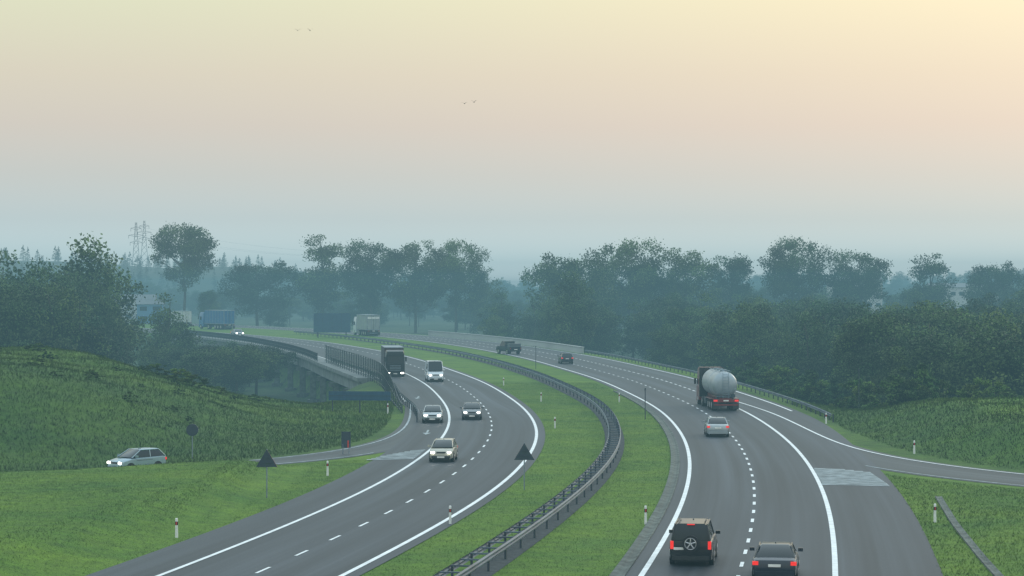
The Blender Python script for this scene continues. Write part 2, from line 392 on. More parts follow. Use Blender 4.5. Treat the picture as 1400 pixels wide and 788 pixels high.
g=MB(); profile(ELx,ELy,[(.35-a,z) for a,z in wbeam(-1)],M_rail,172,330,2,g)
for i in range(172,330,3): x,y=ep(i,.2); g.box((x,y,.33),(.1,.1,.7),M_steeld)
g.build('roadside_guardrail')
# viaduct: deck slab + edge beam, girder, piers, railing
g=MB()
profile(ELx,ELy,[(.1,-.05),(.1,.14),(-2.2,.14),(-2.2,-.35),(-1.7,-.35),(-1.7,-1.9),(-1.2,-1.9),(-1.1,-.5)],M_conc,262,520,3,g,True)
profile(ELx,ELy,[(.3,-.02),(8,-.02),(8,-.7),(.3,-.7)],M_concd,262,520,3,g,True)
for i in range(322,520,3):
    x,y=ep(i,-2.0);x2,y2=ep(i+3,-2.0)
    g.box((x,y,.8),(.1,.1,1.4),M_steeld)
    for zz in (.4,.9,1.45): g.cyl((x,y,zz),(x2,y2,zz),.05,n=5,mat=M_steeld)
    for k in range(1,10):
        f=k/10; g.box((x+(x2-x)*f,y+(y2-y)*f,.9),(.07,.07,1.1),M_steeld)
for i in range(276,520,20):
    for o in (-1.6,3.5):
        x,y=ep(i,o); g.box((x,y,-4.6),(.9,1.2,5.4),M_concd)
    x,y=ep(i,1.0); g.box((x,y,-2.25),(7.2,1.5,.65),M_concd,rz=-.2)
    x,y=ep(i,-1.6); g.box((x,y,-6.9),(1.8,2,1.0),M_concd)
g.build('viaduct')

# ---------------------------------------------------------------- grass blades
def blades(name,X,Y,hmin,hmax,w,basecol,lean=.5,var=.16):
    n=len(X); Zg=height(X,Y); h=rng.uniform(hmin,hmax,n); a=rng.uniform(0,2*np.pi,n); ww=w*rng.uniform(.6,1.4,n)
    dx,dy=np.cos(a)*ww,np.sin(a)*ww; lx,ly=rng.normal(0,lean,n)*h,rng.normal(0,lean,n)*h
    P=np.empty((n,3,3)); P[:,0]=np.stack([X-dx,Y-dy,Zg-.02],-1); P[:,1]=np.stack([X+dx,Y+dy,Zg-.02],-1); P[:,2]=np.stack([X+lx,Y+ly,Zg+h],-1)
    if basecol is None: basecol=tcol(X,Y)*1.05
    c=basecol*rng.uniform(1-var,1+var*1.2,(n,1))*np.stack([rng.uniform(.9,1.3,n),np.ones(n),rng.uniform(.8,1.1,n)],-1)
    np_mesh(name,P.reshape(-1,3),np.arange(3*n).reshape(n,3),[M_blade],np.repeat(c,3,0))
def scatter(n,x0,x1,y0,y1,cond):
    X=rng.uniform(x0,x1,n);Y=rng.uniform(y0,y1,n); k=cond(X,Y); return X[k],Y[k]
onramp=lambda X,Y:(pdist(X,Y,LRc)<3.0)|(pdist(X,Y,RRc)<4.9)
fL2=lambda Y:np.interp(Y,L2e[1],L2e[0]); fR1=lambda Y:np.interp(Y,R1e[1],R1e[0]-.6)
fMC=lambda Y:np.interp(Y,YS,MC)
X,Y=scatter(140000,-42,-9,84,150,lambda X,Y:(X<fEL(Y)+.05)&(X>-.25*Y-3)&(Y<fyl(X))&~onramp(X,Y))
blades('lawn_grass',X,Y,.02,.07,.018,None)
X,Y=scatter(160000,-8,15,84,270,lambda X,Y:(X>fL2(Y)-.06)&(X<fR1(Y)+.03)&(np.abs(X-fMC(Y))>.72))
blades('median_grass',X,Y,.02,.08,.018,None)
X,Y=scatter(80000,17,42,84,140,lambda X,Y:(X>fER(Y)-.05)&(Y<fyr(X))&~onramp(X,Y)&(X<.25*Y+3))
blades('verge_grass',X,Y,.03,.11,.022,None)
X,Y=scatter(160000,-62,-9,120,240,lambda X,Y:(X<fEL(Y)-.5)&(X>-.25*Y-5)&(Y>fyl(X))&~onramp(X,Y))
blades('embankment_grass',X,Y,.07,.26,.03,None,.4,.22)
X,Y=scatter(90000,24,60,120,225,lambda X,Y:(X>fER(Y)+1)&(X<.25*Y+5)&(Y>fyr(X))&~onramp(X,Y))
blades('embankment_grass',X,Y,.07,.26,.03,None,.4,.22)

# ---------------------------------------------------------------- trees
def tree_mesh(name,seed,kind,H=20.0,leaf=.42,nc=48,nl=150,R=.26,z0=.28,base=(.035,.066,.024)):
    r=np.random.default_rng(seed); mb=MB()
    segs=6; pts=[Vector((0,0,-1.0))]; 
    for k in range(1,segs+1): pts.append(Vector((r.normal(0,.012*H)*k/segs,r.normal(0,.012*H)*k/segs,H*.86*k/segs)))
    r0=H*.018
    if kind!='shrub':
        for k in range(segs): mb.cyl(pts[k],pts[k+1],r0*(1-k/segs*.85),r0*(1-(k+1)/segs*.85),7,M_bark,False)
    cs=[];rad=[]
    for c in range(nc):
        for _ in range(50):
            t=r.uniform(0,1); z=z0+(.94-z0)*t
            if kind=='conifer': rr=R*(1-t)**.9+.01; a=r.uniform(0,6.28); q=rr*math.sqrt(r.uniform(.2,1)); p=(q*math.cos(a),q*math.sin(a),z); ok=True
            else:
                x,y=r.uniform(-R,R,2)
                if kind=='round': prof=math.sqrt(max(0,1-((t-.5)/.5)**2))*1.0
                elif kind=='top': prof=math.sqrt(max(0,1-((t-.62)/.42)**2)) if t>.3 else .35
                elif kind=='oval': prof=math.sqrt(max(0,1-((t-.5)/.52)**2))*(.8+.2*math.sin(t*9+seed))
                elif kind=='dense': prof=min(1,(1-t)*2.6)**.6*(.85+.15*math.sin(t*11+seed))
                else: prof=math.sqrt(max(0,1-t*t))
                ang=math.atan2(y,x); lim=R*prof*(1+.22*math.sin(3*ang+seed)+.12*math.sin(5*ang+2*seed+t*6))
                ok=math.hypot(x,y)<lim and (math.hypot(x,y)>lim*.35 or r.random()<.4); p=(x,y,z)
            if ok: break
        cs.append(np.array(p)*H); rad.append((r.uniform(.045,.10) if kind!='conifer' else .045*(1.25-t))*H)
    if kind not in('shrub','conifer'):
        for c in cs[::4]:
            zz=max(.15,min(.8,c[2]/H*.75)); k=zz/.86*segs; i=int(k); p=pts[min(i,segs)].lerp(pts[min(i+1,segs)],k-i)
            mid=p.lerp(Vector(c),.5)+Vector((0,0,-.02*H)); mb.cyl(p,mid,r0*.35,r0*.2,5,M_bark,False); mb.cyl(mid,Vector(c),r0*.2,r0*.06,5,M_bark,False)
    P=[];C=[]
    for c,rd in zip(cs,rad):
        n=int(nl*(rd/(.075*H))**2) if kind!='conifer' else nl//2
        d=r.normal(size=(n,3)); d/=np.linalg.norm(d,axis=1)[:,None]; q=rd*r.uniform(.25,1,n)**.5*(1+.22*r.normal(size=n))
        pos=c+d*q[:,None]*np.array([1.15,1.15,.8])
        if kind=='conifer': pos[:,2]-=.35*np.hypot(pos[:,0]-c[0],pos[:,1]-c[1])
        u=r.normal(size=(n,3)); u/=np.linalg.norm(u,axis=1)[:,None]; v=np.cross(u,r.normal(size=(n,3))); v/=np.linalg.norm(v,axis=1)[:,None]
        s=leaf*r.uniform(.5,1.2,n)[:,None]
        P.append(np.stack([pos-u*s*.6,pos+v*s*.35,pos+u*s*.6,pos-v*s*.35],1))
        b=r.uniform(.5,1.75); C.append(np.array(base)*b*r.uniform(.75,1.3,(n,1))*np.array([r.uniform(.9,1.2),1,r.uniform(.85,1.1)]))
    P=np.concatenate(P);C=np.concatenate(C); n=len(P)
    tv=np.array([tuple(v) for v in mb.v]) if mb.v else np.zeros((0,3)); tf=np.array(mb.f) if mb.f else np.zeros((0,4),int)
    V=np.concatenate([tv,P.reshape(-1,3)]); F=np.concatenate([tf,np.arange(4*n).reshape(n,4)+len(tv)])
    col=np.concatenate([np.tile((.06,.05,.04),(len(tv),1)),np.repeat(C,4,0)])
    return np_mesh(name,V,F,[M_bark,M_leaf],col,link=False,midx=np.r_[np.zeros(len(tf)),np.ones(n)])
TM={'round':[tree_mesh('tree_round_a',1,'round',R=.33,z0=.22,nc=85,nl=210,leaf=.38),tree_mesh('tree_round_b',2,'round',R=.36,z0=.28,nc=85,nl=210,leaf=.38)],
 'top':[tree_mesh('tree_top_a',3,'top',R=.34,z0=.22,nc=85,nl=220,leaf=.38),tree_mesh('tree_top_b',4,'top',R=.31,z0=.25,nc=75,nl=220,leaf=.38)],
 'oval':[tree_mesh('tree_oval_a',5,'oval',R=.22,z0=.22,nc=65,nl=210,leaf=.38),tree_mesh('tree_oval_b',6,'oval',R=.24,z0=.2,nc=65,nl=200,leaf=.38)],
 'dense':[tree_mesh('tree_dense_a',8,'dense',R=.25,z0=.05,nc=75),tree_mesh('tree_dense_b',9,'dense',R=.3,z0=.05,nc=80),tree_mesh('tree_dense_c',10,'dense',R=.22,z0=.08,nc=65)],
 'conifer':[tree_mesh('tree_conifer',11,'conifer',R=.17,z0=.08,nc=90,nl=60)],
 'shrub':[tree_mesh('shrub_a',12,'shrub',H=6,R=.55,z0=.02,nc=26,leaf=.3,nl=130,base=(.05,.095,.02)),tree_mesh('shrub_b',13,'shrub',H=6,R=.7,z0=.02,nc=30,leaf=.3,nl=130,base=(.036,.075,.02))]}
HS={'shrub':6.0}
def tree(kind,x,y,H=None,top=None,wide=1.0,name=None,parent=None,var=None):
    me=TM[kind][var if var is not None else random.randrange(len(TM[kind]))]
    zg=h1(x,y)-.1; hh=H if H else top-zg
    s=hh/HS.get(kind,20.0)
    nm=name or {'conifer':'conifer_tree','shrub':'shrub'}.get(kind,'deciduous_tree')
    ob=bpy.data.objects.new(nm if not parent else 'tree',me); scene.collection.objects.link(ob)
    ob.location=(x,y,zg); ob.rotation_euler=(0,0,random.uniform(0,6.28)); ob.scale=(s*wide,s*wide,s)
    if parent: ob.parent=parent
    return ob
def empty(n):
    e=bpy.data.objects.new(n,None); scene.collection.objects.link(e); return e
for k,x,y,tp,w in [('top',-103,690,32,.95),('round',-83,715,22,1.3),('oval',-62,720,29.5,1.05),('top',-45,700,26.8,.9),('round',-31,705,28,.95),('top',-18,700,27,.85),
  ('dense',-8,700,19,1),('dense',-62.5,400,11.4,1.05),('round',15.5,560,22.5,1.05),('dense',11.8,432,15.5,1.1),('top',32,600,25,.95),('round',47.5,600,23.5,.95),
  ('oval',64,640,22,1.15),('top',82,640,26.5,.85),('top',101,640,22.5,.95),('oval',122,640,22,1.15),('round',140,640,21,.85),
  ('dense',-67.5,352,20.8,1.0),('dense',-75,345,16.8,1.0),('dense',-81,350,18.5,1.0),('dense',-87,340,17,1.0),('round',-72,375,17,1.1)]:
    tree(k,x,y,top=tp,wide=w)
wood=empty('woodland')
def pxX(px,Y): return (px-700)/3000*Y
for _ in range(225):
    Y=random.uniform(238,420); X=random.uniform(max(float(fER(np.array(Y)))+17,0),Y*.27+6)
    ty=random.uniform(402,455)+ (14 if Y<280 else 0); tp=12-(ty-390)*Y/3000
    tree(random.choice(['dense','dense','round','oval']),X,Y,top=tp,wide=random.uniform(.9,1.35),parent=wood)
for _ in range(60):
    Y=random.uniform(430,600); X=random.uniform(float(fER(np.array(Y)))+14,Y*.27+6)
    ty=random.uniform(390,418); tp=12-(ty-390)*Y/3000
    tree(random.choice(['dense','round','oval']),X,Y,top=tp,wide=random.uniform(.9,1.3),parent=wood)
for _ in range(100):
    Y=random.uniform(680,980); X=random.uniform(-.27*Y,.27*Y)
    if fEL(np.array(min(Y,840)))-8<X<fER(np.array(min(Y,840)))+8: continue
    ty=random.uniform(392,414) if X<0.02*Y else random.uniform(376,404); tp=12-(ty-390)*Y/3000
    tree(random.choice(['dense','round','oval','top']),X,Y,top=tp,wide=random.uniform(.9,1.5),parent=wood)
for _ in range(90):
    Y=random.uniform(330,520); X=random.uniform(-.27*Y,-.185*Y)
    ty=random.uniform(440,480) if X>-.2*Y else random.uniform(400,460); tp=12-(ty-390)*Y/3000
    if tp>h1(X,Y)+2: tree(random.choice(['dense','round']),X,Y,top=tp,wide=random.uniform(1,1.6),parent=wood)
for _ in range(60):
    Y=random.uniform(300,350); X=random.uniform(-90,-.19*Y); tp=12-(random.uniform(350,410)-390)*Y/3000
    tree('dense',X,Y,top=tp,wide=random.uniform(.8,1.2),parent=wood)
# bushes and small trees in the valley below the viaduct
for _ in range(46):
    Y=random.uniform(330,470); px=random.uniform(225,352); X=pxX(px,Y)
    if X<float(fEL(np.array(Y)))-6:
        ty=random.uniform(462,500); tp=12-(ty-390)*Y/3000
        if tp>h1(X,Y)+1.2: tree(random.choice(['dense','round']),X,Y,top=tp,wide=random.uniform(1.2,2.0),parent=wood)
shr=empty('shrubbery')
for _ in range(150):
    Y=random.uniform(205,300); X=float(fER(np.array(Y)))+random.uniform(7,26)
    tree('shrub',X,Y,H=random.uniform(1.5,5),wide=random.uniform(.9,1.5),parent=shr)
for _ in range(60):
    Y=random.uniform(165,215); X=random.uniform(-62,-24)
    tree('shrub',X,Y,H=random.uniform(.3,.9),wide=random.uniform(1.2,2.4),parent=shr)
for _ in range(70):
    Y=random.uniform(270,480); X=pxX(random.uniform(110,400),Y)
    if X<float(fEL(np.array(Y)))-7: tree('shrub',X,Y,H=random.uniform(1.2,4.0),wide=random.uniform(1,2),parent=shr)
for px_,y_,h_ in ((240,198,1.7),(215,200,1.4),(268,200,1.4),(252,197,1.5),(-60,230,4.0),(150,300,5),(170,310,4.5)):
    tree('shrub',pxX(px_,y_),y_,H=h_,wide=1.8,parent=shr)
far=empty('distant_forest')
for _ in range(620):
    Y=random.uniform(1250,2000); X=random.uniform(-.27*Y,.27*Y)
    con=X<-.05*Y or random.random()<.3
    tree('conifer' if con else 'dense',X,Y,H=random.uniform(9,15),wide=random.uniform(1.1,1.8),parent=far)
for _ in range(180):
    Y=random.uniform(980,1250); X=random.uniform(-.27*Y,.27*Y)
    tree(random.choice(['dense','round']),X,Y,H=random.uniform(9,15),wide=random.uniform(1.1,1.8),parent=far)

# ---------------------------------------------------------------- buildings, pylons
def building(name,x,y,w,d,h,wall,roof,rz=0,flo=2):
    e=empty(name); e.location=(x,y,h1(x,y)); e.rotation_euler=(0,0,rz)
    def part(mb,n): ob=mb.build(n); ob.parent=e
    b=MB(); b.box((0,0,h/2),(w,d,h),wall); part(b,'walls')
    b=MB(); b.box((0,0,h+.75),(w+.8,d+.8,1.5),roof,top=(1,.1)); part(b,'roof')
    b=MB()
    n=int(w//3)
    for f in range(flo):
        for i in range(n): b.box((-w/2+(i+.5)*w/n,-d/2-.03,h*(f+.55)/flo),(w/n*.55,.1,1.3),M_glass)
    part(b,'windows'); b=MB(); b.box((w*.3,-d/2-.04,1.3),(2.4,.12,2.6),M_blue); part(b,'door')
M_wall=simple('pale_wall',(.5,.52,.52),.8); M_roof=simple('roof_grey',(.16,.18,.2),.6); M_wallb=simple('blue_cladding',(.08,.2,.34),.6)
building('warehouse',pxX(184,700),700,13,8,7.5,M_wall,M_roof,.1)
building('warehouse',pxX(206,690),690,8,8,6,M_wallb,M_roof,.1)
building('apartment_building',pxX(1168,780),780,18,12,17,M_wall,M_roof,0,5)
building('warehouse',pxX(1315,790),790,24,14,15,M_wall,M_roof,0,3)
building('house',pxX(918,520),520,5,6,2,M_wall,M_roof,.3,1)
def pylon(x,y,H,name='electricity_pylon',arms=True):
    b=MB(); z0=0
    def w(z): return (H*.075)*(1-z/H)**1.2+.5
    lv=[H*t for t in (0,.16,.3,.43,.54,.64,.73,.81,.88,.94,1)]
    r=.17
    for a,c in zip(lv[:-1],lv[1:]):
        for sx,sy in ((-1,-1),(1,-1),(1,1),(-1,1)):
            b.cyl((sx*w(a),sy*w(a),a),(sx*w(c),sy*w(c),c),r,n=4,mat=M_steeld)
        for (s1,s2) in (((-1,-1),(1,-1)),((1,-1),(1,1)),((1,1),(-1,1)),((-1,1),(-1,-1))):
            b.cyl((s1[0]*w(a),s1[1]*w(a),a),(s2[0]*w(c),s2[1]*w(c),c),r*.6,n=4,mat=M_steeld)
            b.cyl((s2[0]*w(a),s2[1]*w(a),a),(s1[0]*w(c),s1[1]*w(c),c),r*.6,n=4,mat=M_steeld)
    if arms:
        for z,l in ((H*.66,4),(H*.78,5),(H*.9,3.5)):
            for s in (-1,1):
                b.cyl((0,0,z+1),(s*l,0,z),r*.8,n=4,mat=M_steeld); b.cyl((0,0,z-1),(s*l,0,z),r*.8,n=4,mat=M_steeld); b.cyl((s*l,0,z),(s*l,0,z-2.2),.15,n=4,mat=M_steeld)
    return b.build(name,(x,y,h1(x,y)-.5),.15)
pylon(-257,1500,40); pylon(-281.5,1680,40)
pylon(98,1500,22,'radio_mast',False); 
b=MB(); b.cyl((0,0,0),(0,0,38),.35,.15,6,M_steeld); b.cyl((0,0,30),(0,0,33),.7,.7,8,M_steeld); b.build('radio_mast',(70,1400,h1(70,1400)))
for k,(dx,z) in enumerate(((-4.5,31),(4.5,31),(0,37))):
    cu=bpy.data.curves.new('power_line','CURVE'); cu.dimensions='3D'; cu.bevel_depth=.028; cu.materials.append(M_steel)
    pts=[]; A=Vector((-257+dx,1500,h1(-257,1500)+z)); 
    for B0 in (Vector((-20+dx,1560,32+z*.1)),):
        for i in range(25):
            f=i/24; p=A.lerp(B0,f); p.z-=14*4*f*(1-f)*.6; pts.append(p)
    sp=cu.splines.new('POLY'); sp.points.add(len(pts)-1)
    for i,p in enumerate(pts): sp.points[i].co=(*p,1)
    scene.collection.objects.link(bpy.data.objects.new('power_line',cu))

# ---------------------------------------------------------------- street furniture
def delineator(x,y):
    b=MB(); b.box((0,0,.45),(.13,.11,.9),M_white,top=(.85,.7)); b.box((0,0,.70),(.136,.116,.17),M_black); b.box((0,-.062,.70),(.06,.01,.13),M_red)
    b.box((0,0,.92),(.11,.08,.05),M_white,top=(.8,.2)); b.build('delineator_post',(x,y,h1(x,y)))
for x,y in ((-15.9,104),(-11.6,138),(-3.1,110),(3.6,184),(6.7,110),(21.4,111),(27.2,190),(3.0,226),(-1.0,262),(28.6,156),(-11.6,205),(11.0,225)): delineator(x,y)
def post(b,h,r=.035,x=0): b.cyl((x,0,-.3),(x,0,h),r,n=8,mat=M_steel)
def tri_sign(x,y,face=0):
    b=MB(); post(b,2.75)
    s=.6; h=1.0; z=1.75
    for o,mat,sc in ((0,M_signback,1.0),(.035,M_red,1.0),(.045,M_white,.8)):
        cx,cz=0,z+h*.36
        P=[(-s,z),(s,z),(0,z+h)]; P=[(cx+(p-cx)*sc,cz+(q-cz)*sc) for p,q in P]
        b.add([(p,o-.05,q) for p,q in P]+[(p,o-.045+.01,q) for p,q in P],[(0,1,2),(5,4,3),(0,3,4,1),(1,4,5,2),(2,5,3,0)],mat)
    b.box((0,-.07,z+.25),(.5,.03,.05),M_signback); b.box((0,-.07,z+.55),(.3,.03,.05),M_signback)
    b.build('warning_sign',(x,y,h1(x,y)),face)
tri_sign(.72,128.6); tri_sign(-13.8,123.5)
b=MB(); post(b,2.3); b.cyl((0,-.05,2.0),(0,-.02,2.0),.42,n=24,mat=M_signback); b.cyl((0,-.018,2.0),(0,.0,2.0),.42,n=24,mat=M_white); b.build('round_traffic_sign',(-22,151,h1(-22,151)))
b=MB(); post(b,.7,x=-.22); post(b,.7,x=.22); b.box((0,0,1.0),(.66,.06,1.15),M_signback); b.box((.15,-.035,.7),(.1,.012,.5),M_red); b.build('marker_board',(-11.8,156,h1(-11.8,156)))
b=MB()
for x in (-2.6,0,2.6): b.cyl((x,.1,-4),(x,.1,1.9),.06,n=8,mat=M_steeld)
b.box((0,0,1.6),(5.9,.08,.85),M_blue); b.box((0,-.05,1.6),(5.9,.02,.04),M_signback); b.build('direction_sign',(-14.3,206,0),-.1)
b=MB()
for x in (-3.2,3.2):
    b.cyl((x,.3,-1),(x,.3,5.2),.14,n=8,mat=M_steeld); b.cyl((x,.3,3.5),(x,2.2,-.5),.09,n=6,mat=M_steeld)
b.box((0,0,3.4),(8.4,.12,4.4),M_blue)
for z in (1.5,3,4.5): b.box((0,.1,z),(8.4,.08,.12),M_steel)
for x in (-2.1,0,2.1): b.box((x,-.07,3.4),(.04,.02,4.4),M_signback)
b.build('motorway_sign',(-41,500,0),.1)
for x,y,h in ((11.9,196,2.7),(3.4,313,3.2),(34,215,4)):
    b=MB(); b.cyl((0,0,-.5),(0,0,h),.04,n=8,mat=M_steeld); b.box((0,0,h),(.12,.08,.2),M_steeld); b.build('marker_pole',(x,y,h1(x,y)))

# ---------------------------------------------------------------- vehicles
def wheel(b,x,y,r,w):
    s=1 if x>0 else -1
    b.cyl((x-s*w,y,r),(x,y,r),r,n=20,mat=M_tyre); b.cyl((x,y,r),(x+s*.012,y,r),r*.62,n=16,mat=M_rim)
    b.cyl((x+s*.012,y,r),(x+s*.02,y,r),r*.2,n=8,mat=M_black)
def place(b,name,x,y,hd,rev,L,scale=1,bev=.03):
    cx=x+math.sin(hd)*L*scale/2; cy=y+math.cos(hd)*L*scale/2
    return b.build(name,(cx,cy,.035),-hd+(math.pi if rev else 0),scale,bevel=bev,smooth=True)
PROF={
 'sedan':([(-.5,.50,.86),(-.485,.64,.93),(-.44,.68,.97),(-.30,.69,1),(-.1,.66,1),(.18,.655,1),(.30,.63,1),(.44,.56,.96),(.485,.50,.9),(.5,.40,.84)],(-.37,-.21,.05,.24)),
 'hatch':([(-.5,.55,.9),(-.49,.66,.95),(-.44,.68,1),(-.2,.67,1),(.16,.655,1),(.30,.63,1),(.44,.56,.96),(.485,.5,.9),(.5,.40,.84)],(-.49,-.36,.05,.27)),
 'suv':([(-.5,.5,.92),(-.495,.60,.96),(-.44,.615,1),(-.1,.61,1),(.18,.60,1),(.26,.59,1),(.44,.56,.97),(.49,.5,.93),(.5,.38,.9)],(-.492,-.44,.04,.19)),
 'van':([(-.5,.5,.95),(-.495,.55,.98),(-.3,.56,1),(.1,.56,1),(.30,.54,1),(.36,.50,1),(.45,.44,.97),(.49,.38,.93),(.5,.28,.9)],(-.497,-.485,.20,.38)),
}
def car(name,x,y,hd,rev,kind='sedan',L=4.4,W=1.74,H=1.42,pm=None,lit=True,spare=False,scale=1,roofm=None,only=False):
    b=MB(); hw=W/2; st,gh=PROF[kind]; n=len(st); roofm=roofm or pm
    rings=[]
    for i,(t,zt,ws) in enumerate(st):
        e=1 if i in(0,n-1) else 0; zb=.34 if e else .2; w=hw*ws; z=zt*H
        half=[(w*.80,zb),(w*.97,zb+.1),(w,zb+(z-zb)*.5),(w*.965,z-.05),(w*.87,z)]
        ring=[(p[0],t*L,p[1]) for p in half]+[(-p[0],t*L,p[1]) for p in half[::-1]]
        rings.append(ring)
    b.loft(rings,lambda i,j:(M_black if j==9 else pm),pm,pm)
    zb=st[2][1]*H-.02; r0,r1,r2,r3=[g*L for g in gh]
    wide=.90 if kind!='van' else .95; rw=.72 if kind in('sedan','hatch') else (.74 if kind=='suv' else .86)
    zr=H-.045
    def gring(y,z,wr,top):
        if top: h=[(hw*wide,zb),(hw*(wide*.35+wr*.65),zb+(zr-zb)*.72),(hw*wr,zr-.03),(hw*wr*.8,zr+.04)]
        else: h=[(hw*wide,zb),(hw*wide*.985,zb+.012),(hw*wide*.96,zb+.018),(hw*wide*.7,zb+.022)]
        return [(p[0],y,p[1]) for p in h]+[(-p[0],y,p[1]) for p in h[::-1]]
    rings=[gring(r0,0,rw,False),gring(r1,0,rw,True),gring((r1+r2)/2,0,rw*1.01,True),gring(r2,0,rw,True),gring(r3,0,rw,False)]
    def mf(i,j):
        if i in(0,3): 
            if kind=='van' and i==0: return pm
            return M_glass if j in (3,2,4,0,1,5,6) else pm
        if j in(0,6): return M_glass if not(kind=='van' and i==1) else pm
        if j in(1,5): return M_glass if kind not in('van',) else pm
        return roofm
    b.loft(rings,mf,M_glass,M_glass)
    pr=.032
    for s in (-1,1):
        def P(y,top): 
            return (s*hw*(rw if top else wide*.985),y,(zr-.0) if top else zb)
        for ya,yb in ((r0,r1),(r3,r2),((r1+r2)/2+.03,(r1+r2)/2),):
            b.cyl(P(ya,False),P(yb,True),pr,n=6,mat=roofm)
        b.cyl(P(r1,True),P(r2,True),pr*1.2,n=6,mat=roofm)
        b.box((s*(hw+.09),r3-.25,zb+.08),(.2,.1,.14),pm)
        for yy in (-.30*L,.31*L):
            rr=.31 if kind!='suv' else .36
            if kind=='van': rr=.33
            b.cyl((s*(hw-.2),yy,rr+.03),(s*(hw+.004),yy,rr+.03),rr+.06,n=20,mat=M_black)
            wheel(b,s*(hw+.015),yy,rr,.2)
        b.box((s*hw*1.0,0,zb-.16),(.012,L*.36,.02),M_black)
        b.box((s*(hw*.995),0,.27),(.03,L*.4,.1),M_black)
    fz=.47*H if kind!='van' else .34*H
    for s in (-1,1):
        b.box((s*hw*.66,L*.485,fz),(hw*.42,.12,.15),M_headoff)
        if lit: b.box((s*hw*.68,L*.5+.005,fz),(hw*.24,.1,.12),M_head)
        if kind=='suv': b.box((s*hw*.86,-L*.492,.50*H),(hw*.15,.10,.34),M_tail)
        else: b.box((s*hw*.84,-L*.492,(.56 if kind in('sedan','hatch') else .48)*H),(hw*.26 if kind in('sedan','hatch') else hw*.14,.10,.15),M_tail if lit else M_tailoff)
    b.box((0,L*.497,fz),(hw*.75,.04,.11),M_black); b.box((0,L*.5,.36),(hw*1.5,.08,.15),M_black); b.box((0,L*.515,.36),(.5,.02,.11),M_plate)
    b.box((0,-L*.5,.36),(hw*1.7,.10,.18),M_black if kind!='sedan' else pm)
    b.box((0 if not spare else -.55*hw,-L*.5-.06,.5*H if not spare else .42*H),(.5 if not spare else .42,.02,.11),M_plate)
    b.box((0,r2-.4,H+.01),(.05,.2,.04),M_black)
    if spare:
        b.cyl((.0,-L*.5+.02,.98),(0,-L*.5-.2,.98),.36,n=26,mat=M_tyre); b.cyl((0,-L*.5-.2,.98),(0,-L*.5-.215,.98),.25,n=24,mat=M_black)
        b.cyl((0,-L*.5-.215,.98),(0,-L*.5-.23,.98),.07,n=12,mat=M_rim)
        for k in range(5):
            a=k*2*math.pi/5+.3; b.cyl((0,-L*.5-.225,.98),(.23*math.cos(a),-L*.5-.225,.98+.23*math.sin(a)),.03,n=6,mat=M_rim)
        for k in range(24):
            a=k*math.pi/12;a2=a+math.pi/12; b.cyl((.24*math.cos(a),-L*.5-.22,.98+.24*math.sin(a)),(.24*math.cos(a2),-L*.5-.22,.98+.24*math.sin(a2)),.02,n=5,mat=M_rim)
    if kind=='suv':
        for s in(-1,1): b.cyl((s*hw*.62,-L*.4,H+.05),(s*hw*.62,L*.02,H+.05),.022,n=6,mat=M_black)
        b.box((0,-L*.495+.12,H-.03),(hw*.35,.06,.04),M_tail)
    if kind=='van':
        b.box((0,-L*.5-.006,1.5),(.03,.02,1.9),M_black)
        for s in(-1,1): b.box((s*hw*.42,-L*.5-.008,1.75),(hw*.55,.02,.6),M_glass)
    return place(b,name,x,y,hd,rev,L,scale,.045)
P_black=paint('paint_black',(.010,.011,.014)); P_dblue=paint('paint_dark_blue',(.010,.016,.032)); P_silver=paint('paint_silver',(.33,.38,.41),.5); P_sblue=paint('paint_silver_blue',(.26,.36,.42),.3)
P_white=paint('paint_white',(.55,.61,.66),0); P_beige=paint('paint_beige',(.38,.37,.31),.1); P_grey=paint('paint_grey',(.12,.14,.16),.4); P_red=paint('paint_dark_red',(.16,.012,.014),.1); P_blue=paint('paint_blue',(.02,.13,.32),.1)
hdR=lambda Y:at(R1,Y,4)[2]; hdL=lambda Y:at(L2,Y,-4)[2]
car('suv_car',7.6,93.3,hdR(95),False,'suv',4.4,1.86,1.80,P_black,spare=True)
car('coupe_car',10.55,88.2,hdR(90),False,'sedan',4.3,1.82,1.38,P_dblue,roofm=P_black)
car('sedan_car',16.2,172.5,hdR(175),False,'sedan',4.5,1.78,1.46,P_silver)
car('hatchback_car',8.4,333,hdR(335),False,'hatch',3.9,1.8,1.5,P_dblue,scale=1.05)
car('hatchback_car',-4.8,148,hdL(150),True,'hatch',3.7,1.66,1.42,P_beige)
car('sedan_car',-3.55,194.5,hdL(196),True,'sedan',4.4,1.74,1.42,P_grey)
car('sedan_car',-6.9,190,hdL(192),True,'sedan',4.4,1.74,1.42,P_silver)
car('delivery_van',-9.4,271,hdL(274),True,'van',5.2,2.0,2.5,P_white)
car('sedan_car',-63,508,hdL(508),True,'sedan',4.4,1.8,1.45,P_silver,scale=1.2)
car('hatchback_car',-22.6,140.3,math.radians(42),True,'hatch',3.55,1.66,1.5,P_sblue).location=(-24.0,140.3,.035)
b=MB(); pm=P_dblue
b.loft([[(s*w,y,z) for s,w,z in ((1,.8,.4),(1,.92,.55),(1,.92,zt),(-1,.92,zt),(-1,.92,.55),(-1,.8,.4))] for y,zt in ((-2.5,1.05),(-.5,1.08),(-.49,1.12),(1.2,1.15),(2.3,1.02),(2.45,.7))],lambda i,j:pm,pm,pm)
b.box((0,-1.5,1.02+.1),(1.6,1.7,.02),M_black)
b.loft([[(s*w,y,z) for s,w,z in ((1,.86,1.1),(1,wt,zt),(-1,wt,zt),(-1,.86,1.1))] for y,wt,zt in ((-.6,.84,1.15),(-.45,.74,1.85),(.7,.74,1.85),(1.35,.84,1.17))],lambda i,j:pm if(j==1 and i==1) else M_glass,M_glass,M_glass)
